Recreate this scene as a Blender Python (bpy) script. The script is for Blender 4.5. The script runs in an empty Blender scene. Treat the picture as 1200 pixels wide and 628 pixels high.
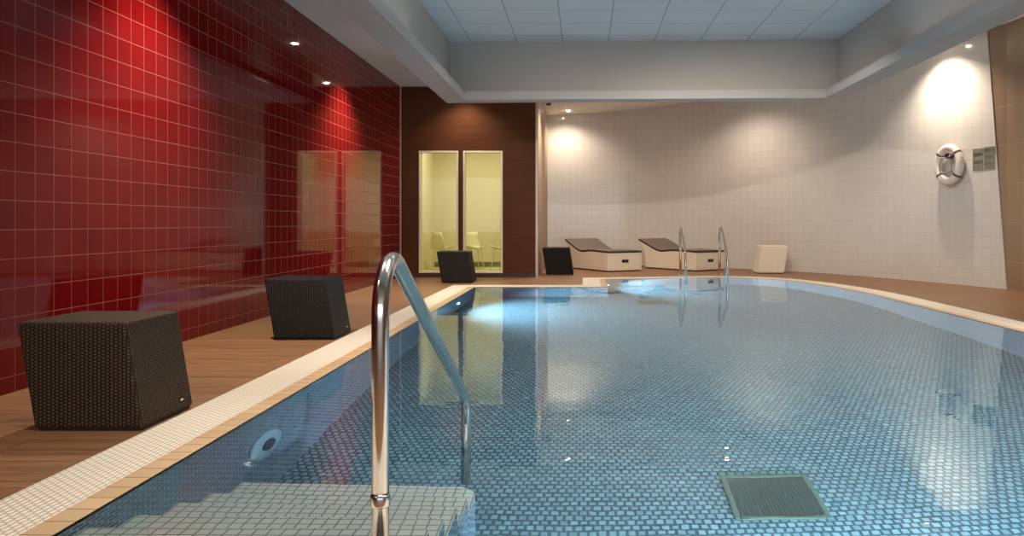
import bpy, bmesh, math, random
from mathutils import Vector, Matrix, geometry
random.seed(4)
PI = math.pi
C = bpy.context.scene.collection
sc = bpy.context.scene

# ------------------------------------------------------------------ materials
class NT:
    """small node-tree helper"""
    def __init__(self, name):
        self.m = bpy.data.materials.new(name); self.m.use_nodes = True
        self.t = self.m.node_tree; self.t.nodes.clear()
        self.out = self.t.nodes.new('ShaderNodeOutputMaterial')
    def n(self, typ, **kw):
        nd = self.t.nodes.new(typ)
        for k, v in kw.items(): setattr(nd, k, v)
        return nd
    def put(self, sock, v):
        if isinstance(v, bpy.types.NodeSocket): self.t.links.new(v, sock)
        elif isinstance(v, (tuple, list)):
            if len(sock.default_value) == 4 and len(v) == 3: v = (*v, 1)
            sock.default_value = v
        else: sock.default_value = v
    def math(self, op, a, b=None, c=None):
        nd = self.n('ShaderNodeMath', operation=op)
        self.put(nd.inputs[0], a)
        if b is not None: self.put(nd.inputs[1], b)
        if c is not None: self.put(nd.inputs[2], c)
        return nd.outputs[0]
    def mix(self, f, a, b, blend='MIX'):
        nd = self.n('ShaderNodeMix', data_type='RGBA', blend_type=blend)
        self.put(nd.inputs[0], f); self.put(nd.inputs[6], a); self.put(nd.inputs[7], b)
        return nd.outputs[2]
    def uv(self):
        s = self.n('ShaderNodeSeparateXYZ'); self.t.links.new(self.n('ShaderNodeUVMap').outputs[0], s.inputs[0])
        return s.outputs[0], s.outputs[1]
    def pos(self):
        g = self.n('ShaderNodeNewGeometry').outputs['Position']
        s = self.n('ShaderNodeSeparateXYZ'); self.t.links.new(g, s.inputs[0])
        return g, s.outputs[0], s.outputs[1], s.outputs[2]
    def vec(self, x, y, z=0.0):
        c = self.n('ShaderNodeCombineXYZ')
        for i, v in enumerate((x, y, z)): self.put(c.inputs[i], v)
        return c.outputs[0]
    def noise(self, v, scale, detail=3, rough=.5):
        nd = self.n('ShaderNodeTexNoise'); self.put(nd.inputs['Vector'], v)
        nd.inputs['Scale'].default_value = scale; nd.inputs['Detail'].default_value = detail
        nd.inputs['Roughness'].default_value = rough
        return nd.outputs[0]
    def rnd(self, v):
        nd = self.n('ShaderNodeTexWhiteNoise', noise_dimensions='3D'); self.put(nd.inputs[0], v)
        return nd.outputs[0]
    def ramp(self, f, lo, hi):
        nd = self.n('ShaderNodeMapRange'); self.put(nd.inputs[0], f)
        nd.inputs[1].default_value = lo; nd.inputs[2].default_value = hi
        return nd.outputs[0]
    def bump(self, h, strength=.3, dist=.002):
        nd = self.n('ShaderNodeBump'); nd.inputs['Strength'].default_value = strength
        nd.inputs['Distance'].default_value = dist; self.put(nd.inputs['Height'], h)
        return nd.outputs[0]
    def grid(self, u, v, pu, pv, gap, offs=0.0, pu0=0.0, pv0=0.0):
        """tile grid: returns (mask 1 on the tile / 0 in the joint, random per tile)"""
        cv = self.math('DIVIDE', self.math('SUBTRACT', v, pv0), pv)
        row = self.math('FLOOR', cv)
        cu = self.math('DIVIDE', self.math('SUBTRACT', u, pu0), pu)
        if offs: cu = self.math('ADD', cu, self.math('MULTIPLY', row, offs))
        col = self.math('FLOOR', cu)
        def edge(c, p):
            f = self.math('ABSOLUTE', self.math('SUBTRACT', self.math('FRACT', c), .5))
            d = self.math('MULTIPLY', self.math('SUBTRACT', .5, f), p)
            return self.ramp(d, gap * .35, gap * .65)
        m = self.math('MINIMUM', edge(cu, pu), edge(cv, pv))
        return m, self.rnd(self.vec(col, row))
    def done(self, color, rough=.5, normal=None, metallic=0.0, spec=.5, emis=None, emis_s=0.0, **kw):
        p = self.n('ShaderNodeBsdfPrincipled')
        self.put(p.inputs['Base Color'], color); self.put(p.inputs['Roughness'], rough)
        p.inputs['Metallic'].default_value = metallic
        p.inputs['Specular IOR Level'].default_value = spec
        if normal is not None: self.put(p.inputs['Normal'], normal)
        if emis: self.put(p.inputs['Emission Color'], emis); p.inputs['Emission Strength'].default_value = emis_s
        for k, v in kw.items(): self.put(p.inputs[k], v)
        self.t.links.new(p.outputs[0], self.out.inputs[0])
        return self.m

def plain(name, col, rough=.5, metallic=0.0, spec=.5, var=.06, scale=9, **kw):
    t = NT(name); g = t.pos()[0]
    f = t.noise(g, scale)
    c = t.mix(f, tuple(x * (1 - var) for x in col), tuple(min(1, x * (1 + var)) for x in col))
    return t.done(c, rough, None, metallic, spec, **kw)

def tile_mat(name, pu, pv, gap, cols, grout, rough=.12, offs=0, pu0=0, pv0=0, bump=.4, spec=.5, tilt=.0, wob=0.0):
    t = NT(name); u, v = t.uv()
    if wob:
        pass
    m, r = t.grid(u, v, pu, pv, gap, offs, pu0, pv0)
    cr = t.n('ShaderNodeValToRGB'); t.put(cr.inputs[0], r)
    el = cr.color_ramp.elements
    for i, c in enumerate(cols):
        e = el[i] if i < 2 else el.new(i / (len(cols) - 1))
        e.position = i / (len(cols) - 1); e.color = (*c, 1)
    col = t.mix(m, grout, cr.outputs[0])
    h = m
    if tilt:
        h = t.math('ADD', m, t.math('MULTIPLY', t.noise(t.vec(u, v), 5, 2), tilt))
    ro = t.math('ADD', rough, t.math('MULTIPLY', t.math('SUBTRACT', 1.0, m), .45))
    return t.done(col, ro, t.bump(h, bump, .0015), spec=spec)

def wood_mat(name, cols, plank, length, rough=.4, uvmode=True, joint=(.02, .01, .006), gap=.003, stretch=22, spec=.3):
    t = NT(name)
    if uvmode: u, v = t.uv()
    else: _, u, v, _z = t.pos()
    m, r = t.grid(u, v, length, plank, gap, .37)
    gv = t.vec(t.math('ADD', u, t.math('MULTIPLY', r, 17.0)), t.math('MULTIPLY', v, stretch), t.math('MULTIPLY', r, 9.0))
    f = t.noise(gv, 1.6, 6, .62)
    f2 = t.noise(gv, 6.5, 4, .6)
    f = t.math('ADD', t.math('MULTIPLY', f, .7), t.math('MULTIPLY', f2, .3))
    f = t.ramp(f, .33, .68)
    base = t.mix(f, cols[0], cols[1])
    base = t.mix(t.math('MULTIPLY', r, .45), base, cols[2])
    col = t.mix(m, joint, base)
    ro = t.math('ADD', rough, t.math('MULTIPLY', f, .08))
    return t.done(col, ro, t.bump(t.math('ADD', m, t.math('MULTIPLY', f, .15)), .25, .0012), spec=spec)

M = {}
M['red'] = tile_mat('red glazed tile', .15, .15, .0035, [(.125, .0034, .0040), (.148, .0042, .0050), (.136, .0038, .0045)], (.30, .11, .095), .04, 0, .0445, .0844, .35, .20, .08)
M['white_tile'] = tile_mat('white glazed tile', .15, .15, .006, [(.60, .565, .525), (.615, .58, .54), (.625, .59, .55)], (.47, .43, .39), .14, 0, 0, .084, .35, .5, .25)
M['brown_tile'] = tile_mat('brown stone tile', 1.02, .51, .006, [(.26, .165, .10), (.285, .18, .11)], (.42, .30, .20), .32, 0, .3, .36, .3)
M['walnut'] = wood_mat('walnut panel', [(.056, .0165, .0060), (.118, .041, .0155), (.088, .0285, .0105)], .62, 1.32, .5, True, (.05, .017, .007), .003, 30, .12)
M['oak_panel'] = wood_mat('pale oak panel', [(.30, .19, .11), (.43, .29, .17), (.36, .24, .14)], .62, 1.8, .42, True, (.2, .12, .07), .002, 12)
M['deck'] = wood_mat('deck board', [(.125, .058, .026), (.32, .172, .086), (.17, .082, .038)], .145, 1.25, .42, False, (.07, .032, .015), .005, 13)
M['plaster'] = plain('painted plaster', (.62, .595, .57), .75, spec=.2, var=.02, scale=2)
M['plaster_lip'] = plain('lip plaster', (.43, .415, .40), .7, spec=.2, var=.02, scale=2)
M['plaster_warm'] = plain('warm white plaster', (.86, .80, .73), .75, spec=.2, var=.02, scale=2)
M['fascia'] = plain('grey fascia plaster', (.47, .44, .405), .8, spec=.1, var=.02, scale=2)
M['coffer_tile'] = tile_mat('ceiling panel', .65, .65, .011, [(.62, .655, .67), (.65, .685, .70), (.635, .67, .685)], (.30, .31, .32), .8, 0, .35, .52, .5, .1)
M['metal'] = plain('brushed steel', (.62, .60, .57), .16, 1.0, var=.03)
M['metal_far'] = plain('polished steel', (.70, .67, .62), .12, 1.0, var=.03)
M['alu'] = plain('pale aluminium', (.50, .43, .37), .4, .2, var=.02)
M['skirting'] = plain('dark skirting', (.04, .014, .010), .35)
M['coping'] = tile_mat('beige coping tile', .10, .60, .005, [(.50, .345, .20), (.56, .39, .235), (.60, .43, .26)], (.17, .105, .06), .3, 0, .02, -.2)
def grating():
    t = NT('white slotted grating'); u, v = t.uv()
    m, r = t.grid(u, v, .034, .021, .0065, .5)
    n = t.noise(t.vec(u, v), 7, 4)
    c = t.mix(n, (.80, .745, .65), (.90, .85, .76))
    c = t.mix(m, (.50, .42, .32), c)
    return t.done(c, .42, t.bump(m, .8, .004))
M['grating'] = grating()
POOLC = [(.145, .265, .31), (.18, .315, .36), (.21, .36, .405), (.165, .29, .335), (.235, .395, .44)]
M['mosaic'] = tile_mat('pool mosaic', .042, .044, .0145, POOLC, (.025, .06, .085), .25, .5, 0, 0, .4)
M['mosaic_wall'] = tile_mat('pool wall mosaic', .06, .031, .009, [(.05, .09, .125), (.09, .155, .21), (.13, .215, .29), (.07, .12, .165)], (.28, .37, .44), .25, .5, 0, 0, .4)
M['step_tile'] = tile_mat('pale step tile', .042, .042, .006, [(.80, .80, .70), (.86, .85, .76), (.83, .82, .73)], (.30, .34, .32), .3)
M['cream'] = plain('cream lacquer', (.70, .60, .47), .38, var=.03)
M['mat_dark'] = plain('dark mat edge', (.028, .02, .018), .7)
M['mat_top'] = plain('taupe mat', (.155, .115, .095), .75, var=.12, scale=30)
M['black'] = plain('black plastic', (.012, .011, .011), .5)
M['rubber'] = plain('white ring vinyl', (.74, .66, .60), .35, var=.04)
M['band'] = plain('maroon band', (.10, .035, .04), .6)
M['rope'] = plain('grey rope', (.30, .26, .25), .8)
M['sign'] = plain('olive sign board', (.215, .20, .155), .45, var=.1, scale=40)
M['sign_dark'] = plain('sign print', (.085, .075, .055), .5)
M['drain_frame'] = plain('drain frame', (.075, .125, .10), .4)
M['drain'] = plain('drain screen', (.030, .052, .048), .5, var=.2, scale=14)
M['fitting'] = plain('pale blue fitting', (.33, .50, .58), .4)
M['lens_dark'] = plain('dark lens', (.03, .05, .07), .2)
M['room_wall'] = plain('pale green wall', (.70, .63, .46), .8, spec=.1, var=.02, scale=2)
M['room_floor'] = plain('pale floor', (.62, .56, .36), .6)
M['room_base'] = plain('green skirting', (.15, .17, .07), .6)
M['chair_white'] = plain('white shell', (.72, .66, .48), .4)
M['frame_cream'] = plain('cream frame', (.74, .64, .44), .4)
M['lamp_ring'] = plain('white ring', (.75, .73, .70), .4)
def emis(name, col, s):
    t = NT(name); e = t.n('ShaderNodeEmission'); t.put(e.inputs[0], col); e.inputs[1].default_value = s
    t.t.links.new(e.outputs[0], t.out.inputs[0]); return t.m
M['lamp_lens'] = emis('lit lamp', (1, .86, .66), 75)
M['panel_fill_lens'] = emis('fill panel diffuser', (1, .93, .82), 1)  # glow of the added ceiling fill panels
M['pool_lens'] = emis('lit pool lamp', (.75, .95, 1), 12)
M['rear_fill'] = emis('rear fill glow', (.82, .92, 1), 3)  # glow meant for the added rear fill, not assigned
def weave(name, dark, light, strength):
    t = NT(name); u, v = t.uv()
    cu = t.math('DIVIDE', u, .0175); cv = t.math('DIVIDE', v, .0145)
    par = t.math('MULTIPLY', t.math('FLOOR', cu), .5)
    a = t.math('ABSOLUTE', t.math('SINE', t.math('MULTIPLY', cu, PI)))
    b = t.math('ABSOLUTE', t.math('SINE', t.math('MULTIPLY', t.math('ADD', cv, par), PI)))
    h = t.math('MULTIPLY', t.math('POWER', a, .6), t.math('POWER', b, .6))
    c = t.mix(t.ramp(h, .25, .95), dark, light)
    return t.done(c, .5, t.bump(h, strength, .004), spec=.22)
M['wicker'] = weave('dark wicker', (.008, .005, .003), (.085, .049, .027), 1.0)
M['wicker_black'] = weave('black wicker', (.004, .0032, .003), (.015, .0105, .008), 1.0)
M['wicker_cream'] = weave('cream wicker', (.66, .56, .44), (.80, .70, .57), .25)
def glass():
    t = NT('window glass'); tr = t.n('ShaderNodeBsdfTransparent'); tr.inputs[0].default_value = (.93, .95, .80, 1)
    gl = t.n('ShaderNodeBsdfGlossy'); gl.inputs['Roughness'].default_value = .01
    fr = t.n('ShaderNodeFresnel'); fr.inputs[0].default_value = 1.45
    mx = t.n('ShaderNodeMixShader'); t.t.links.new(fr.outputs[0], mx.inputs[0])
    t.t.links.new(tr.outputs[0], mx.inputs[1]); t.t.links.new(gl.outputs[0], mx.inputs[2])
    t.t.links.new(mx.outputs[0], t.out.inputs[0]); return t.m
M['glass'] = glass()
def water():
    t = NT('pool water'); g = t.pos()[0]
    n1 = t.noise(g, 1.3, 2, .5); n2 = t.noise(g, 9.0, 2, .5)
    h = t.math('ADD', n1, t.math('MULTIPLY', n2, .15))
    b = t.bump(h, .17, .022)
    gl = t.n('ShaderNodeBsdfGlass'); gl.inputs['IOR'].default_value = 1.333; gl.inputs['Roughness'].default_value = 0
    gl.inputs['Color'].default_value = (.93, .985, 1, 1)
    t.put(gl.inputs['Normal'], b); t.t.links.new(gl.outputs[0], t.out.inputs[0]); return t.m
M['water'] = water()

# ------------------------------------------------------------------ mesh helpers
def link(name, bm, m, parent=None, smooth=False, loc=None):
    me = bpy.data.meshes.new(name); bm.normal_update(); bm.to_mesh(me); bm.free()
    if smooth:
        for p in me.polygons: p.use_smooth = True
    o = bpy.data.objects.new(name, me); C.objects.link(o)
    for mm in (m if isinstance(m, (list, tuple)) else [m]): me.materials.append(mm)
    if parent: o.parent = parent
    if loc: o.location = loc
    return o
def struct(name, bm, m, smooth=False):
    o = link(name, bm, m, None, smooth); o['kind'] = 'structure'; return o
def tag(o, label, cat, group=None, kind=None):
    o['label'] = label; o['category'] = cat
    if group: o['group'] = group
    if kind: o['kind'] = kind
    return o
def empty(name, loc, rz=0):
    o = bpy.data.objects.new(name, None); C.objects.link(o); o.location = loc; o.rotation_euler = (0, 0, rz)
    o.empty_display_size = .1; return o
def copy_tree(o, parent=None):
    c = o.copy(); C.objects.link(c); c.parent = parent
    for ch in [x for x in bpy.data.objects if x.parent == o]: copy_tree(ch, c)
    return c
def face(bm, pts, uvs=None, mi=0):
    vs = [bm.verts.new(p) for p in pts]; f = bm.faces.new(vs); f.material_index = mi
    if uvs:
        l = bm.loops.layers.uv.verify()
        for lp, uv in zip(f.loops, uvs): lp[l].uv = uv
    return f
def box_uv(bm):
    l = bm.loops.layers.uv.verify(); bm.normal_update()
    for f in bm.faces:
        n = [abs(x) for x in f.normal]; k = n.index(max(n))
        for lp in f.loops:
            p = lp.vert.co
            lp[l].uv = (p.y, p.z) if k == 0 else (p.x, p.z) if k == 1 else (p.x, p.y)
def add_box(bm, a, b, shear=0.0, bevel=0.0, seg=2):
    """box a..b; shear shifts x by shear per unit height above a.z"""
    tmp = bmesh.new()
    bmesh.ops.create_cube(tmp, size=1)
    for v in tmp.verts:
        for i in range(3): v.co[i] = a[i] + (v.co[i] + .5) * (b[i] - a[i])
        v.co.x += shear * (v.co.z - a[2])
    if bevel: bmesh.ops.bevel(tmp, geom=list(tmp.edges), offset=bevel, segments=seg, affect='EDGES', profile=.5)
    me = bpy.data.meshes.new('t'); tmp.to_mesh(me); tmp.free(); bm.from_mesh(me); bpy.data.meshes.remove(me)
    return bm
def box(a, b, shear=0.0, bevel=0.0, seg=2):
    bm = add_box(bmesh.new(), a, b, shear, bevel, seg); box_uv(bm); return bm
def add_tube(bm, pts, r, n=16, closed=False, cap=True):
    pts = [Vector(p) for p in pts]; N = len(pts); rings = []
    up = None
    for i in range(N):
        if closed: d = (pts[(i + 1) % N] - pts[i - 1]).normalized()
        else: d = (pts[min(i + 1, N - 1)] - pts[max(i - 1, 0)]).normalized()
        if up is None: up = d.orthogonal().normalized()
        up = (up - d * up.dot(d)).normalized(); s = d.cross(up)
        rr = r[i] if isinstance(r, (list, tuple)) else r
        rings.append([bm.verts.new(pts[i] + (up * math.cos(2*PI*k/n) + s * math.sin(2*PI*k/n)) * rr) for k in range(n)])
    for i in range(N if closed else N - 1):
        A, B = rings[i], rings[(i + 1) % N]
        for k in range(n): bm.faces.new((A[k], A[(k+1) % n], B[(k+1) % n], B[k]))
    if cap and not closed:
        bm.faces.new(list(reversed(rings[0]))); bm.faces.new(rings[-1])
    return bm
def tube(pts, r, n=16, closed=False): return add_tube(bmesh.new(), pts, r, n, closed)
def add_lathe(bm, prof, n=32, mat=Matrix()):
    rings = [[bm.verts.new(mat @ Vector((r * math.cos(2*PI*k/n), r * math.sin(2*PI*k/n), z))) for k in range(n)] for r, z in prof]
    for A, B in zip(rings, rings[1:]):
        for k in range(n): bm.faces.new((A[k], A[(k+1) % n], B[(k+1) % n], B[k]))
    bm.faces.new(list(reversed(rings[0]))); bm.faces.new(rings[-1])
    return bm
def lathe(prof, n=32, mat=Matrix()): return add_lathe(bmesh.new(), prof, n, mat)
def prism(poly, z0, z1):
    """vertical prism on a footprint polygon given counter-clockwise"""
    bm = bmesh.new(); n = len(poly)
    lo = [bm.verts.new((x, y, z0)) for x, y in poly]; hi = [bm.verts.new((x, y, z1)) for x, y in poly]
    bm.faces.new(list(reversed(lo))); bm.faces.new(hi)
    for i in range(n): bm.faces.new((lo[i], lo[(i+1) % n], hi[(i+1) % n], hi[i]))
    box_uv(bm); return bm
def catmull(pts, sub=6):
    P = [Vector((*p, 0)) for p in pts]; out = []
    for i in range(len(P) - 1):
        p0 = P[i-1] if i else P[0] * 2 - P[1]; p3 = P[i+2] if i + 2 < len(P) else P[-1] * 2 - P[-2]
        for k in range(sub):
            t = k / sub
            q = .5 * ((2*P[i]) + (P[i+1]-p0)*t + (2*p0-5*P[i]+4*P[i+1]-p3)*t*t + (3*P[i]-p0-3*P[i+1]+p3)*t**3)
            out.append((q.x, q.y))
    out.append(pts[-1]); return out
def fillet_path(pts, rad, n=8):
    """round the corners of a 3-D polyline"""
    P = [Vector(p) for p in pts]; out = [P[0]]
    for i in range(1, len(P) - 1):
        a, b = (P[i-1] - P[i]), (P[i+1] - P[i]); r = rad[i-1] if isinstance(rad, (list, tuple)) else rad
        ang = a.angle(b); t = min(r / math.tan(ang / 2), a.length * .49, b.length * .49); r = t * math.tan(ang / 2)
        an, bn = a.normalized(), b.normalized(); s, e = P[i] + an * t, P[i] + bn * t
        c = P[i] + (an + bn).normalized() * (r / math.sin(ang / 2))
        v0, v1 = s - c, e - c; th = v0.angle(v1)
        for k in range(n + 1):
            f = k / n
            out.append(c + (v0 * math.sin((1-f) * th) + v1 * math.sin(f * th)) / math.sin(th))
    out.append(P[-1]); return out

# ------------------------------------------------------------------ camera
H = .87; F = 931.0; VX, VY = 684.0, 261.0
cam = bpy.data.cameras.new('camera'); co = bpy.data.objects.new('camera', cam); C.objects.link(co)
co.location = (0, 0, H); co.rotation_euler = (PI/2, 0, 0)
cam.sensor_width = 36; cam.lens = F / 1200 * 36
cam.shift_x = -(VX - 600) / 1200; cam.shift_y = (VY - 314) / 1200
cam.clip_start = .05; cam.clip_end = 80
sc.camera = co

# ------------------------------------------------------------------ pool outline
XR = -2.93; YB = 12.69; ZC = 3.045; REAR = -5.0; XRT = -.736
curve = catmull([(3.5, 9.2), (3.47, 10.0), (3.353, 10.8), (3.20, 11.45), (3.00, 12.0), (2.65, 12.42), (2.2, 12.6), (1.6, 12.55), (1.0, 12.38), (.33, 12.25)], 5)
pool = [(-1.477, 2.12), (3.5, 2.12)] + curve + [(.33, 10.73), (-1.477, 10.73)]
def offset(poly, d):
    out = []; n = len(poly)
    for i in range(n):
        p0, p, p1 = Vector(poly[i-1]), Vector(poly[i]), Vector(poly[(i+1) % n])
        e0, e1 = (p - p0).normalized(), (p1 - p).normalized()
        n0, n1 = Vector((e0.y, -e0.x)), Vector((e1.y, -e1.x))
        b = (n0 + n1).normalized(); k = d / max(.3, b.dot(n0))
        out.append((p.x + b.x * k, p.y + b.y * k))
    return out
def strip(a, b, z, d0, d1):
    bm = bmesh.new(); u = 0; n = len(a)
    for i in range(n):
        j = (i + 1) % n
        L = (Vector(pool[j]) - Vector(pool[i])).length
        # u runs in metres along each straight; mitred corners keep the pattern square to the edge
        e = (Vector(pool[j]) - Vector(pool[i])).normalized()
        def uu(p): return u + (Vector(p) - Vector(pool[i])).dot(e)
        q = [b[i], b[j], a[j], a[i]]
        face(bm, [(x, y, z) for x, y in q], [(uu(b[i]), d1), (uu(b[j]), d1), (uu(a[j]), d0), (uu(a[i]), d0)])
        u += L
    bmesh.ops.recalc_face_normals(bm, faces=bm.faces[:])
    return bm
o0, o1, o2 = pool, offset(pool, .092), offset(pool, .345)
def solid_strip(a, b, z0, z1, d0, d1):
    bm = strip(a, b, z1, d0, d1)
    for loop_, flip in ((a, 1), (b, 0)):
        n = len(loop_)
        for i in range(n):
            p, q = loop_[i], loop_[(i+1) % n]
            L = (Vector(q) - Vector(p)).length
            face(bm, [(*p, z1), (*q, z1), (*q, z0), (*p, z0)], [(0, d0), (L, d0), (L, d0 + .03), (0, d0 + .03)])
    for f in bm.faces:
        if abs(f.normal.z) > .5 and f.normal.z < 0: f.normal_flip()
    return bm
def poly_face(outer, hole, z, flip=False):
    bm = bmesh.new(); l = bm.loops.layers.uv.verify()
    loops = [[Vector((*p, 0)) for p in outer]] + ([[Vector((*p, 0)) for p in hole]] if hole else [])
    flat = [p for lp in loops for p in lp]
    vs = [bm.verts.new((p.x, p.y, z)) for p in flat]
    for tri in geometry.tessellate_polygon(loops):
        f = bm.faces.new([vs[i] for i in tri])
        f.normal_update()
        if (f.normal.z < 0) != flip: f.normal_flip()
        for lp in f.loops: lp[l].uv = (lp.vert.co.x, lp.vert.co.y)
    return bm
XE = 6.2; YE = 16.9
struct('floor', poly_face([(XR - .1, REAR - .1), (XE, REAR - .1), (XE, YE), (XR - .1, YE)], o2, 0), M['deck'])
tag(link('overflow_grating', solid_strip(o1, o2, -.05, .003, .092, .345), M['grating']), 'white slotted overflow grating running right around the pool edge', 'grating')
struct('trim_coping', solid_strip(o0, o1, -.02, .002, 0, .092), M['coping'])
WZ = -.0025; PD = -1.21
bm = bmesh.new(); u = 0
for i in range(len(pool)):
    p, q = pool[i], pool[(i+1) % len(pool)]; L = (Vector(q) - Vector(p)).length
    f = face(bm, [(*p, 0), (*q, 0), (*q, PD), (*p, PD)], [(u, 0), (u + L, 0), (u + L, PD), (u, PD)]); u += L
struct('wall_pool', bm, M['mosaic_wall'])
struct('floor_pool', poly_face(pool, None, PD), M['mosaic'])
wat = link('pool_water', poly_face(offset(pool, -.0005), None, WZ), M['water'])
tag(wat, 'still clear blue water filling the swimming pool', 'water', None, 'stuff')

# steps under water beside the near handrail
bm = bmesh.new()
edges = [(2.12, 2.36, -.10), (2.36, 2.62, -.28), (2.62, 2.89, -.455), (2.89, 3.15, -.63), (3.15, 3.43, -.80)]
SX = -.455
for a, b, z in edges:
    r = .10 if b > 3.4 else .03
    poly = [(-1.477, a), (SX, a)] + [(SX - r + r * math.cos(k * PI / 12), b - r + r * math.sin(k * PI / 12)) for k in range(7)] + [(-1.477, b)]
    n = len(poly)
    l = bm.loops.layers.uv.verify()
    face(bm, [(x, y, z) for x, y in poly], [(x, y) for x, y in poly])
    u = 0
    for i in range(n):
        p, q = poly[i], poly[(i+1) % n]; L = (Vector(q) - Vector(p)).length
        face(bm, [(*p, z), (*p, PD), (*q, PD), (*q, z)], [(u, z), (u, PD), (u + L, PD), (u + L, z)], 1); u += L
struct('floor_steps', bm, [M['step_tile'], M['mosaic_wall']])

# ------------------------------------------------------------------ walls
bm = bmesh.new()
face(bm, [(XR, REAR, 0), (XR, YB + .12, 0), (XR, YB + .12, ZC + .02), (XR, REAR, ZC + .02)], [(REAR, 0), (YB + .12, 0), (YB + .12, ZC + .02), (REAR, ZC + .02)])
bm2 = box((XR - .12, REAR, 0), (XR - .002, YE, 3.8))
struct('wall_left', bm, M['red'])
struct('wall_left_core', bm2, M['plaster'])
# walnut end wall with two window openings
WIN = [(-2.632, -2.002, .068, 2.018), (-1.925, -1.293, .066, 2.018)]
bm = bmesh.new()
x0, x1 = XR, XRT - .03
xs = [x0, WIN[0][0], WIN[0][1], WIN[1][0], WIN[1][1], x1]
for i in range(5):
    if i in (1, 3):
        add_box(bm, (xs[i], YB, 0), (xs[i+1], YB + .12, WIN[0][2])); add_box(bm, (xs[i], YB, WIN[0][3]), (xs[i+1], YB + .12, ZC))
    else: add_box(bm, (xs[i], YB, 0), (xs[i+1], YB + .12, ZC))
bmesh.ops.remove_doubles(bm, verts=bm.verts[:], dist=1e-5)
box_uv(bm)
struct('wall_end', bm, M['walnut'])
bm = box((XR + .012, YB - .012, 0), (XRT - .03, YB - .001, .055)); struct('baseboard_end', bm, M['skirting'])
struct('trim_corner', box((XRT - .032, YB - .008, .0), (XRT + .002, YB + .03, 3.05)), M['alu'])
struct('trim_red', box((XR + .001, YB - .012, .0), (XR + .014, YB - .001, ZC)), M['alu'])
struct('wall_return', box((XRT - .06, YB + .12, 0), (XRT, 16.25, 3.4)), M['oak_panel'])
bpy.data.objects['wall_return'].data.materials[0] = M['oak_panel']
# curved white wall, ending in a slanted cut against the brown tile
base = catmull([(XRT, 16.1), (.3, 16.2), (1.3, 16.08), (2.3, 15.6), (3.0, 15.0), (3.68, 14.25), (4.16, 13.64), (4.89, 12.18)], 6)
W0, W1 = Vector((4.89, 12.18)), Vector((5.54, 10.4)); WL = (W1 - W0).length
ZT = 3.9
def wallpt(t): return W0 + (W1 - W0) * t
SL = .165 / 3.45
bm = bmesh.new(); u = 0
for p, q in zip(base, base[1:]):
    L = (Vector(q) - Vector(p)).length
    face(bm, [(*p, 0), (*p, ZT), (*q, ZT), (*q, 0)], [(u, 0), (u, ZT), (u + L, ZT), (u + L, 0)]); u += L
a, b, c = wallpt(0), wallpt(1), wallpt(1 - SL * ZT)
face(bm, [(*a, 0), (*a, ZT), (*c, ZT), (*b, 0)], [(u, 0), (u, ZT), (u + WL * (1 - SL * ZT), ZT), (u + WL, 0)])
bmesh.ops.remove_doubles(bm, verts=bm.verts[:], dist=1e-4)
wr = struct('wall_right', bm, M['white_tile'], True)
for p_ in wr.data.polygons: p_.use_smooth = True
bm = bmesh.new()
d = Vector((5.74, 9.1))
face(bm, [(*b, 0), (*c, ZT), (*b, ZT)], [(0, 0), (-WL * SL * ZT, ZT), (0, ZT)])
face(bm, [(*b, 0), (*b, ZT), (*d, ZT), (*d, 0)], [(0, 0), (0, ZT), (1.32, ZT), (1.32, 0)])
face(bm, [(*d, 0), (*d, ZT), (5.74, REAR, ZT), (5.74, REAR, 0)], [(1.32, 0), (1.32, ZT), (15.42, ZT), (15.42, 0)])
struct('wall_brown', bm, M['brown_tile'])
bm = prism([(b.x + .004, b.y - .012), (b.x + .004, b.y), (b.x - .004, b.y), (b.x - .004, b.y - .012)], 0, ZT)
for v in bm.verts:
    k = SL * v.co.z; v.co.x += (W0.x - W1.x) * k - .004; v.co.y += (W0.y - W1.y) * k
struct('trim_slant', bm, M['alu'])
# rear wall behind the camera, with an unseen opening added for fill light
bm = bmesh.new()
for A, B in (((XR, 0), (5.74, .5)), ((XR, 2.6), (5.74, 3.9)), ((XR, .5), (-2.7, 2.6)), ((5.5, .5), (5.74, 2.6))):
    add_box(bm, (A[0], REAR - .12, A[1]), (B[0], REAR, B[1]))
box_uv(bm); struct('wall_rear', bm, M['plaster'])

# ------------------------------------------------------------------ ceiling
XL, XF = -1.964, 3.62         # outer faces of the coffer beam
YN = .2
def far(x): return 11.42 - .2 * (x - XL) / (XF - XL)
struct('ceiling_left', prism([(XR, REAR), (XL, REAR), (XL, YB + .12), (XR, YB + .12)], ZC, ZC + .06), M['plaster'])
def zs(x): return ZC + max(0, .07 * (x + .74))
bm = bmesh.new()
for pts in ([(XL, 11.415), (-.74, 11.41), (-.74, YB + .13), (XL, YB + .13)],
            [(-.74, 11.41), (XF - .03, 11.215), (XF - .03, 11.0), (XE, 11.0), (XE, YE), (-.74, YE)],
            [(XF - .03, REAR), (XE, REAR), (XE, 11.0), (XF - .03, 11.0)]):
    face(bm, [(x, y, zs(x)) for x, y in reversed(pts)])
struct('ceiling_back', bm, M['plaster_warm'])
struct('ceiling_rear', prism([(XL, REAR), (XF, REAR), (XF, YN), (XL, YN)], ZC, ZC + .06), M['plaster'])
struct('ceiling_coffer', box((XL, YN, 3.445), (XF, 11.5, 3.5)), M['coffer_tile'])
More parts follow.
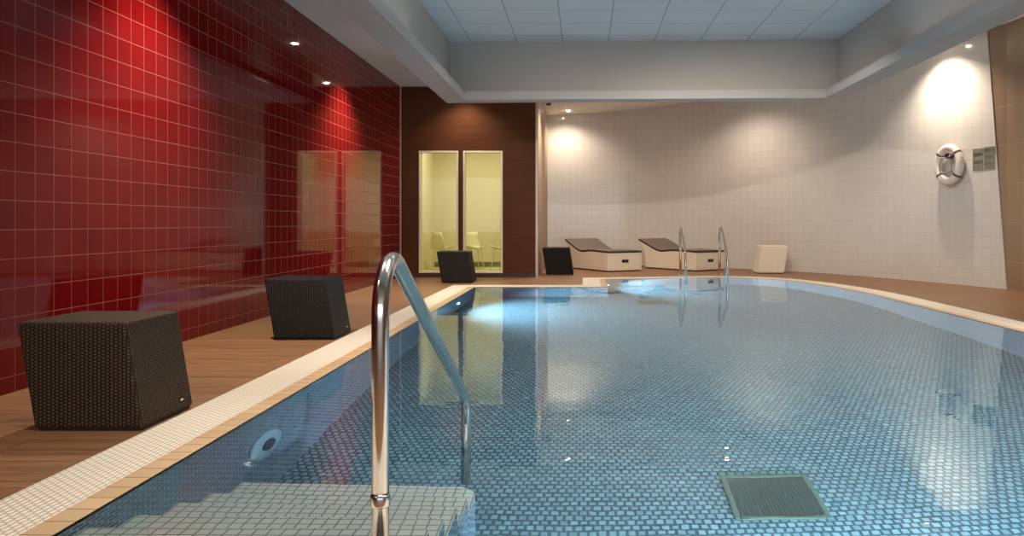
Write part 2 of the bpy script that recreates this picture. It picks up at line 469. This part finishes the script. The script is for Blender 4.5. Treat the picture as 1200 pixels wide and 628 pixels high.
# fascias (set back) and the ledge that runs round the foot of the coffer
bm = bmesh.new()
add_box(bm, (XL, YN, 2.6), (-1.903, far(XL) - .02, 3.45)); add_box(bm, (3.57, YN, 2.6), (XF, far(XF) - .02, 3.45))
add_box(bm, (XL, YN, 2.6), (XF, YN + .06, 3.45))
struct('trim_fascia_sides', bm, M['fascia'])
struct('trim_fascia_end', prism([(XL, far(XL) - .06), (XF, far(XF) - .06), (XF, far(XF)), (XL, far(XL))], 2.6, 3.45), M['fascia'])
I0, I1 = (-1.667, 11.12), (3.331, 10.94)
bm = bmesh.new()
ring_o = [(XL, YN), (XF, YN), (XF, far(XF)), (XL, far(XL))]; ring_i = [(-1.667, YN + .3), (3.331, YN + .3), I1, I0]
for i in range(4):
    j = (i + 1) % 4
    A, B, Cc, D = ring_o[i], ring_o[j], ring_i[j], ring_i[i]
    face(bm, [(*A, 2.59), (*D, 2.59), (*Cc, 2.59), (*B, 2.59)]); face(bm, [(*A, 2.71), (*B, 2.71), (*Cc, 2.71), (*D, 2.71)])
    face(bm, [(*D, 2.59), (*D, 2.71), (*Cc, 2.71), (*Cc, 2.59)]); face(bm, [(*A, 2.59), (*B, 2.59), (*B, 2.71), (*A, 2.71)])
bmesh.ops.remove_doubles(bm, verts=bm.verts[:], dist=1e-5); bmesh.ops.recalc_face_normals(bm, faces=bm.faces[:])
struct('trim_ledge', bm, M['plaster_lip'])

# ------------------------------------------------------------------ windows of the end wall and the room beyond
for i, (a, b, z0, z1) in enumerate(WIN):
    w = empty('window_%d' % (i + 1), ((a + b) / 2, YB, 0)); w['kind'] = 'structure'
    cx = (a + b) / 2; hw = (b - a) / 2; t = .028
    bm = bmesh.new()
    for A, B in (((-hw, z0), (-hw + t, z1)), ((hw - t, z0), (hw, z1)), ((-hw + t, z0), (hw - t, z0 + t)), ((-hw + t, z1 - t), (hw - t, z1))):
        add_box(bm, (A[0], -.012, A[1]), (B[0], .13, B[1]), 0, .002, 1)
    box_uv(bm); link('frame', bm, M['frame_cream'], w)
    link('pane', box((-hw + t, .03, z0 + t), (hw - t, .036, z1 - t)), M['glass'], w)
RX0, RX1, RY0, RY1 = XR, XRT - .06, YB + .12, 15.5
struct('wall_beyond', box((RX0, RY1, 0), (RX1, RY1 + .05, ZC)), M['room_wall'])
struct('wall_beyond_left', box((RX0, RY0, 0), (RX0 + .02, RY1, ZC)), M['room_wall'])
struct('wall_beyond_right', box((RX1 - .02, RY0, 0), (RX1, RY1, ZC)), M['room_wall'])
struct('wall_beyond_front', box((RX0 + .02, RY0, 2.1), (RX1 - .02, RY0 + .02, ZC)), M['room_wall'])
struct('floor_beyond', box((RX0 + .02, RY0, .001), (RX1 - .02, RY1, .008)), M['room_floor'])
struct('ceiling_beyond', box((RX0, RY0, 2.5), (RX1, RY1, 2.56)), M['room_wall'])
struct('baseboard_beyond', box((RX0 + .02, RY1 - .015, .008), (RX1 - .02, RY1 - .001, .105)), M['room_base'])
def make_chair():
    t = empty('shell_chair', (0, 0, 0))
    bm = bmesh.new(); rows = []
    for i in range(9):
        a = i / 8; row = []
        for k in range(11):
            s = (k / 10 - .5) * 2
            if a < .5: y = -.22 + a * .8; z = .43 - .03 * math.sin(a * 2 * PI / 2) + .05 * s * s
            else: y = .18 + (a - .5) * .14; z = .42 + (a - .5) * .62
            w = .23 * (1 - .45 * max(0, a - .55) ** 1.2 * 2)
            row.append(bm.verts.new((s * w, y - .06 * s * s * a, z)))
        rows.append(row)
    for A, B in zip(rows, rows[1:]):
        for k in range(10): bm.faces.new((A[k], A[k+1], B[k+1], B[k]))
    o = link('shell', bm, M['chair_white'], t, True)
    md = o.modifiers.new('s', 'SOLIDIFY'); md.thickness = .018
    for sx in (-1, 1):
        for sy in (-1, 1): link('leg', tube([(sx * .13, sy * .12, .42), (sx * .19, sy * .19, .0085)], .012, 8), M['chair_white'], t, True)
    return t
ch = make_chair()
for i, (x, y, r, lab) in enumerate([(-2.60, 14.6, 2.6, 'white shell chair seen through the left glass window'),
                                    (-2.02, 14.7, .5, 'white shell chair at the left side of the right glass window'),
                                    (-1.50, 14.5, -2.2, 'white shell chair at the right side of the right glass window')]):
    c = ch if i == 0 else copy_tree(ch)
    c.scale = (.72, .72, .95); c.location = (x, y, .008); c.rotation_euler.z = r; tag(c, lab, 'chair', 'shell chairs in the room behind the windows')

# ------------------------------------------------------------------ cube stools
def stool(x, y, w, h, d, shear, m, label, group, rz=0):
    t = empty('wicker_cube_stool', (x + w / 2, y + d / 2, 0), rz); tag(t, label, 'stool', group)
    bm = box((-w/2, -d/2, .012), (w/2, d/2, h), shear / h, .012, 2)
    for f in bm.faces: f.smooth = False
    link('body', bm, m, t)
    k = shear / h * .0
    link('plinth', box((-w/2 + .012, -d/2 + .012, .0), (w/2 - .012, d/2 - .012, .0125)), M['black'], t)
    return t
s1 = stool(-2.293, 3.314, .4525, .455, .435, -.076, M['wicker'], 'large brown wicker cube stool nearest the camera beside the red tiled wall', 'dark wicker cube stools')
link('tag', box((.2195 - .028 , .10, .055), (.2245 - .0, .125, .064)), M['metal_far'], s1)
s2 = stool(-2.295, 5.88, .449, .455, .435, -.076, M['wicker_black'], 'dark wicker cube stool standing by the red wall, behind the largest one', 'dark wicker cube stools')
s3 = stool(-2.048, 11.44, .45, .455, .44, -.076, M['wicker_black'], 'black wicker cube stool in front of the two pale glass windows', 'dark wicker cube stools')
s4 = stool(-.622, 13.2, .455, .455, .44, -.072, M['wicker_black'], 'black wicker cube stool at the head of a sun lounger beside the walnut wall', 'dark wicker cube stools')
s5 = stool(2.97, 13.60, .462, .475, .40, .075, M['wicker_cream'], 'cream cube stool alone at the foot of the curved white wall', None)
link('tag', box((.2195 - .028, .10, .055), (.2245, .125, .064)), M['metal_far'], s2)

# ------------------------------------------------------------------ sun loungers
def make_lounger():
    root = empty('sun_lounger', (0, 0, 0)); W = .72
    key = [(0, .335), (.3, .343), (.63, .347), (.9, .326), (1.05, .345), (1.19, .39), (1.35, .452), (1.56, .53)]
    top = catmull(key, 4)
    bot = [(1.50, .475), (1.42, .36), (1.37, .22), (1.36, .02), (0, .02)]
    def extr(poly, y0, y1):
        bm = bmesh.new(); A = [bm.verts.new((x, y0, z)) for x, z in poly]; B = [bm.verts.new((x, y1, z)) for x, z in poly]; n = len(poly)
        bm.faces.new(A); bm.faces.new(list(reversed(B)))
        for i in range(n): bm.faces.new((A[i], B[i], B[(i+1) % n], A[(i+1) % n]))
        bmesh.ops.recalc_face_normals(bm, faces=bm.faces[:]); box_uv(bm); return bm
    body = link('body', extr(top + bot, -W, 0), M['wicker_cream'], root)
    md = body.modifiers.new('b', 'BEVEL'); md.width = .008; md.segments = 2; md.limit_method = 'ANGLE'
    cush = [(x - (.004 if i == 0 else 0), z + .0005) for i, (x, z) in enumerate(top)]
    bm = extr(cush + [(x, z + .034) for x, z in reversed(cush)], -W, 0)
    bm.normal_update()
    for f in bm.faces: f.material_index = 1 if f.normal.z > .4 else 0
    link('cushion', bm, [M['mat_dark'], M['mat_top']], root)
    link('plinth', box((.012, -W + .012, 0), (1.35, -.012, .0205)), M['mat_dark'], root)
    bm = bmesh.new(); add_box(bm, (-.006, -.44, .16), (.02, -.30, .215), 0, .004, 1)
    hd = link('handle', bm, M['black'], root)
    bm = bmesh.new(); add_box(bm, (-.010, -.38, .168), (-.0055, -.36, .208)); link('catch', bm, M['band'], hd)
    return root
lg = make_lounger()
tag(lg, 'cream sun lounger with taupe mat, beside the black stool and the walnut wall', 'sun lounger', 'sun loungers by the curved white wall')
lg.location = (.42, 13.97, 0)

lg.rotation_euler.z = math.atan2(.87, -.5)
lg2 = copy_tree(lg); lg2.location = (2.0, 14.14, 0); lg2.rotation_euler.z = math.atan2(.80, -.60)
lg2['label'] = 'cream sun lounger with taupe mat, standing behind the far steel pool ladder'

# ------------------------------------------------------------------ handrail in the foreground and the ladder at the far end
hr = empty('pool_handrail', (-.495, 1.95, 0)); tag(hr, 'tall bent steel handrail at the submerged steps in the foreground', 'handrail')
path = fillet_path([(-.499, 1.95, .004), (-.499, 1.95, .852), (-.512, 3.46, .105), (-.514, 3.46, -.79)], [.13, .07], 12)
# refine: the grab end rises straight, turns over and slopes down to the water
link('tube', tube([Vector(p) - Vector((-.495, 1.95, 0)) for p in path], .0215, 24), M['metal'], hr, True)
link('collar', lathe([(.0225, -.015), (.0245, -.010), (.0245, .010), (.0225, .015)], 24, Matrix.Translation((-.004, 0, .19))), M['metal'], hr, True)
link('flange', lathe([(.055, .003), (.055, .008), (.045, .016), (.024, .022)], 24, Matrix.Translation((-.004, 0, .001))), M['metal'], hr, True)

ld = empty('pool_ladder', (1.91, 13.0, 0)); tag(ld, 'polished steel pool ladder at the far end in front of the loungers', 'ladder')
for x in (1.59, 2.235):
    p = fillet_path([(x, 13.06, .003), (x, 13.06, .925), (x, 12.36, .36), (x, 12.36, -.95)], [.12, .10], 8)
    o = link('rail', tube([Vector(q) - Vector((1.91, 13.0, 0)) for q in p], .0215, 14), M['metal_far'], ld, True)
    link('flange', lathe([(.055, .003), (.055, .008), (.045, .02), (.024, .03)], 20, Matrix.Translation((x - 1.91, .06, 0))), M['metal_far'], o, True)
for z in (-.25, -.52, -.79):
    link('tread', box((1.59 - 1.91, 12.33 - 13.0, z), (2.235 - 1.91, 12.40 - 13.0, z + .03), 0, .006, 2), M['metal_far'], ld)

# ------------------------------------------------------------------ things on the curved wall
wd = (W1 - W0).normalized(); wn = Vector((wd.y, -wd.x)) if Vector((wd.y, -wd.x)).dot(-W0) > 0 else Vector((-wd.y, wd.x))
def wall_frame(t, z, off=0.0):
    """matrix: local x along the wall, local y out of it, local z up"""
    p = wallpt(t) + wn * off
    m = Matrix(((wd.x, wn.x, 0, p.x), (wd.y, wn.y, 0, p.y), (0, 0, 1, z), (0, 0, 0, 1)))
    if m.determinant() < 0:
        m = Matrix(((-wd.x, wn.x, 0, p.x), (-wd.y, wn.y, 0, p.y), (0, 0, 1, z), (0, 0, 0, 1)))
    return m
mf = wall_frame(.528, 1.69, .085)
lb = empty('lifebuoy', mf.translation); lb.rotation_euler = mf.to_euler()
tag(lb, 'white ring lifebuoy with maroon bands hanging on the tiled wall', 'lifebuoy')
R, r = .197, .056; RZ = 1.20
pts = [(R * math.cos(a), 0, R * RZ * math.sin(a)) for a in [2*PI*k/48 for k in range(48)]]
link('ring', tube(pts, r, 20, True), M['rubber'], lb, True)
ANG = [PI * .22, PI * .78, PI * 1.22, PI * 1.78]
for a in ANG:
    pp = [(R * math.cos(a + e), 0, R * RZ * math.sin(a + e)) for e in (-.06, 0, .06)]
    link('band', tube(pp, r + .004, 20), M['band'], lb, True)
anc = [Vector((.140 * math.cos(a), .053, .170 * math.sin(a))) for a in ANG]
for i in range(4):
    A, B = anc[i], anc[(i + 1) % 4]
    link('grab_rope', tube([A.lerp(B, k / 8) + Vector((0, .014 * math.sin(PI * k / 8), -.01 * math.sin(PI * k / 8))) for k in range(9)], .0085, 8), M['rope'], lb, True)
bm = bmesh.new()
for j in range(4):
    add_tube(bm, [(-.085 + .055 * math.cos(a) , .05 + j * .016, .115 + .035 * math.sin(a)) for a in [2*PI*k/20 for k in range(20)]], .010, 8, True)
link('rope_coil', bm, M['band'], lb, True)
hk = link('lifebuoy_hook', tube(fillet_path([(0, .0, 0), (0, .030, 0), (0, .030, .035)], .012, 5), .007, 10), M['metal'], None, True)
mh = wall_frame(.528, 1.69 + .115, 0); hk.location = mh.translation; hk.rotation_euler = mh.to_euler()
tag(hk, 'steel wall hook carrying the white lifebuoy', 'hook')

def sign(t0, t1, z0, z1, label, rows):
    m = wall_frame((t0 + t1) / 2, (z0 + z1) / 2, 0); w = (t1 - t0) * WL; h = z1 - z0
    e = empty('wall_sign', m.translation); e.rotation_euler = m.to_euler(); tag(e, label, 'sign', 'safety signs')
    link('board', box((-w/2, 0, -h/2), (w/2, .008, h/2), 0, .002, 1), M['sign'], e)
    bm = bmesh.new()
    for k, (f0, f1, a, b) in enumerate(rows):
        add_box(bm, (-w/2 + a * w, .0075, h/2 - f1 * h), (-w/2 + b * w, .0095, h/2 - f0 * h))
    link('print', bm, M['sign_dark'], e)
sign(.708, .801, 1.583, 1.882, 'olive sign board beside the lifebuoy, left of the pair',
     [(.20, .235, .05, .95), (.25, .275, .1, .8), (.29, .315, .05, .9), (.33, .35, .2, .85), (.55, .60, .1, .9), (.62, .65, .3, .8), (.66, .69, .05, .95), (.85, .86, .05, .95)])
sign(.809, .9005, 1.588, 1.892, 'olive sign board next to the brown tile edge, right of the pair',
     [(.155, .18, .05, .95), (.10, .13, .55, .9), (.21, .215, .1, .8), (.44, .47, .05, .95), (.40, .42, .5, .9), (.52, .53, .1, .85), (.75, .78, .05, .95), (.71, .73, .45, .9), (.88, .885, .1, .8)])

# ------------------------------------------------------------------ pool fittings
def drain(x, y, w, d, label, rz=0):
    e = empty('pool_drain', (x, y, PD), rz); tag(e, label, 'drain', 'square floor drains')
    bm = bmesh.new(); t = .028
    for A, B in (((-w/2, -d/2), (-w/2 + t, d/2)), ((w/2 - t, -d/2), (w/2, d/2)), ((-w/2 + t, -d/2), (w/2 - t, -d/2 + t)), ((-w/2 + t, d/2 - t), (w/2 - t, d/2))):
        add_box(bm, (*A, .0), (*B, .018), 0, .004, 1)
    link('frame', bm, M['drain_frame'], e)
    bm = bmesh.new(); add_box(bm, (-w/2 + t, -d/2 + t, 0), (w/2 - t, d/2 - t, .006))
    for k in range(22):
        xx = -w/2 + t + .008 + k * (w - 2*t - .016) / 21
        add_box(bm, (xx - .003, -d/2 + t, .006), (xx + .003, d/2 - t, .011))
    link('screen', bm, M['drain'], e)
drain(.885, 3.72, .43, .45, 'square dark drain cover on the pool floor in the foreground', -.02)
drain(.887, 10.05, .43, .45, 'square grey drain cover on the pool floor near the far ladder')

def pool_light(p, n, dia, label, lit, power, spot=1.9):
    n = Vector(n); e = empty('pool_light', p); tag(e, label, 'underwater light', 'underwater pool lights')
    q = n.to_track_quat('Z', 'Y').to_matrix().to_4x4(); R = dia / 2
    link('faceplate', lathe([(R, 0), (R, .012), (R * .93, .022), (R * .50, .026), (R * .44, .020)], 40, q), M['fitting'], e, True)
    link('lens', lathe([(R * .40, .021), (R * .38, .030), (R * .2, .038), (.005, .040)], 28, q), M['pool_lens'] if lit else M['lens_dark'], e, True)
    if power:
        l = bpy.data.lights.new('pool_lamp', 'SPOT'); l.energy = power; l.color = LC; l.spot_size = 2.6; l.spot_blend = .6
        l.shadow_soft_size = .06; l.cycles.use_multiple_importance_sampling = False
        o = bpy.data.objects.new('pool_lamp', l); C.objects.link(o); o.location = Vector(p) + n * .09
        o.rotation_euler = (n + Vector((0, 0, -.25))).to_track_quat('-Z', 'Y').to_euler()
LC = (.62, .84, 1.0)
pool_light((-1.477, 3.67, -.55), (1, 0, 0), .34, 'round pale blue underwater fitting on the left pool wall near the steps', False, 0)
pool_light((-1.477, 9.2, -.55), (1, 0, 0), .30, 'round underwater light on the left pool wall near the far end', True, 600)
pool_light((.33, 11.75, -.55), (1, 0, 0), .30, 'round underwater light in the side of the far pool bay', True, 420)
pool_light((1.0, 2.12, -.7), (0, 1, 0), .30, 'added unseen underwater fill light below the near pool edge, beside the steps', True, 200)  # out-of-view lamp added to brighten the pool floor
pool_light((2.6, 2.12, -.6), (0, 1, 0), .30, 'added unseen underwater fill light below the near pool edge, on the lifebuoy side', True, 230)  # second added lamp below the frame, filling the pool floor

# ------------------------------------------------------------------ lamps
def downlight(x, y, z, label, power, size=1.5, tilt=None, blend=.7, col=(1, .85, .67), group='ceiling downlights'):
    e = empty('downlight', (x, y, z)); tag(e, label, 'ceiling lamp', group)
    link('rim', lathe([(.052, -.001), (.052, -.006), (.040, -.009), (.040, -.004)], 28), M['lamp_ring'], e, True)
    link('lens', lathe([(.039, -.0035), (.037, -.012), (.022, -.019), (.004, -.021)], 24), M['lamp_lens'], e, True)
    l = bpy.data.lights.new('lamp', 'SPOT'); l.energy = power; l.spot_size = size; l.spot_blend = blend; l.color = col; l.shadow_soft_size = .035; l.cycles.use_multiple_importance_sampling = False
    o = bpy.data.objects.new('lamp', l); C.objects.link(o); o.location = (x, y, z - .06)
    if tilt: o.rotation_euler = Vector(tilt).to_track_quat('-Z', 'Y').to_euler()
downlight(-.30, 15.6, zs(-.30), 'bright downlight in the far ceiling above the loungers', 95, 2.5, (0, .10, -1), 1.0)
downlight(-.27, 13.28, zs(-.27), 'downlight above the pool edge in front of the walnut corner', 210, 2.2, None, 1.0)
downlight(2.55, 14.05, zs(2.55), 'downlight in the far ceiling near the cream stool', 110, 2.4, (.1, .1, -1), 1.0)
downlight(4.82, 11.2, zs(4.82), 'downlight close to the white wall above the lifebuoy', 220, 2.2, (.12, 0, -1), 1.0)
downlight(4.95, 7.6, zs(4.95), 'downlight above the brown tiled wall', 160, 1.9)
downlight(4.95, 3.6, zs(4.95), 'downlight above the brown tiled wall near the camera', 160, 1.9)
downlight(-1.88, 12.3, ZC, 'downlight in front of the walnut panel wall', 85, 2.2, None, 1.0)
downlight(-2.37, 9.6, ZC, 'downlight between the red wall and the beam, farther from camera', 420, 1.9, None, 1.0)
downlight(-2.37, 5.3, ZC, 'downlight between the red wall and the beam, above the first stools', 430, 1.75, None, 1.0)
downlight(-2.37, 1.0, ZC, 'downlight between the red wall and the beam, beside the camera', 60, 1.8)

sd = empty('smoke_detector', (-.64, 14.5, zs(-.64))); tag(sd, 'small dark round detector on the far ceiling near the walnut corner', 'smoke detector')
link('base', lathe([(.052, -.001), (.052, -.012), (.046, -.016)], 24), M['sign_dark'], sd, True)
link('cover', lathe([(.042, -.0155), (.040, -.030), (.026, -.042), (.006, -.044)], 24), M['sign_dark'], sd, True)

def area(name, loc, rot, sx, sy, power, col):
    l = bpy.data.lights.new(name, 'AREA'); l.shape = 'RECTANGLE'; l.size = sx; l.size_y = sy; l.energy = power; l.color = col
    o = bpy.data.objects.new(name, l); C.objects.link(o); o.location = loc; o.rotation_euler = rot; return o
# added soft fill lamp at the unseen opening behind the camera
area('rear_fill', (1.4, REAR - .15, 1.55), (PI/2, 0, 0), 8.1, 2.05, 150, (.95, .97, 1))
# added hidden fill strips over the coffer ledge, shining up
for x, y, sx, sy, rx, ry in ((-1.74, 4.9, .06, 7.6, 0, .6), (3.40, 4.9, .06, 7.6, 0, -.6)):
    area('cove', (x, y, 2.72), (PI + rx, ry, 0), sx, sy, 13, (.88, .95, 1)).data.cycles.use_multiple_importance_sampling = False
for x, sd in ((-.6, 'handrail'), (1.3, 'lifebuoy')):  # unseen coffer lamps added to light the far end from the front
    downlight(x, 8.0, 3.445, 'added unseen fill lamp in the panelled pool ceiling, on the %s side' % sd, 200 if x < 0 else 400, 2.1, (.2, .62, -1), .8, (1, .89, .74), 'added pool fill lamps')
downlight(-1.25, 2.5, 3.445, 'added unseen fill lamp in the pool ceiling above the near end of the overflow grating', 215, 1.05, None, .7, (1, .89, .74), 'added pool fill lamps')  # unseen lamp added to brighten the near deck and grating
downlight(-1.25, 5.4, 3.445, 'added unseen fill lamp in the pool ceiling above the middle of the overflow grating', 25, 1.05, None, .7, (1, .89, .74), 'added pool fill lamps')  # weaker added lamp lifting the middle stretch of grating
# added unseen fill panels, lighting the pool floor from the near ceiling
for y, k in ((3.0, 'nearest'), (5.6, 'farther')):
    for x, sd in ((.45, 'handrail'), (2.3, 'lifebuoy')):
        e = empty('panel_fill', (x, y, 3.445)); tag(e, 'added unseen square fill panel in the pool ceiling, %s one on the %s side' % (k, sd), 'ceiling lamp', 'added fill panels')
        bm = bmesh.new()
        for A, B in (((-.62, -.62), (-.59, .62)), ((.59, -.62), (.62, .62)), ((-.59, -.62), (.59, -.59)), ((-.59, .59), (.59, .62))): add_box(bm, (*A, -.016), (*B, -.001))
        link('frame', bm, M['lamp_ring'], e)
        link('diffuser', box((-.59, -.59, -.008), (.59, .59, -.002)), M['panel_fill_lens'], e)
        area('panel_fill_lamp', (x, y, 3.425), (0, 0, 0), 1.16, 1.16, 62, (1, .94, .85)).data.spread = 1.15
# ceiling lamp of the room behind the windows
area('room_lamp', ((RX0 + RX1) / 2, 14.1, 2.49), (0, 0, 0), 1.2, .9, 32, (1, .96, .86))

w = bpy.data.worlds.new('world'); sc.world = w; w.use_nodes = True
w.node_tree.nodes['Background'].inputs[0].default_value = (.75, .85, 1, 1); w.node_tree.nodes['Background'].inputs[1].default_value = .6

sc.view_settings.view_transform = 'Standard'; sc.view_settings.look = 'None'
sc.view_settings.gamma = 1; sc.view_settings.use_curve_mapping = False; sc.view_settings.exposure = 0.2
sc.cycles.use_denoising = True
sc.cycles.max_bounces = 14; sc.cycles.diffuse_bounces = 6; sc.cycles.glossy_bounces = 6; sc.cycles.transmission_bounces = 10
sc.cycles.caustics_refractive = True; sc.cycles.caustics_reflective = True; sc.cycles.blur_glossy = .5
sc.cycles.sample_clamp_indirect = 6
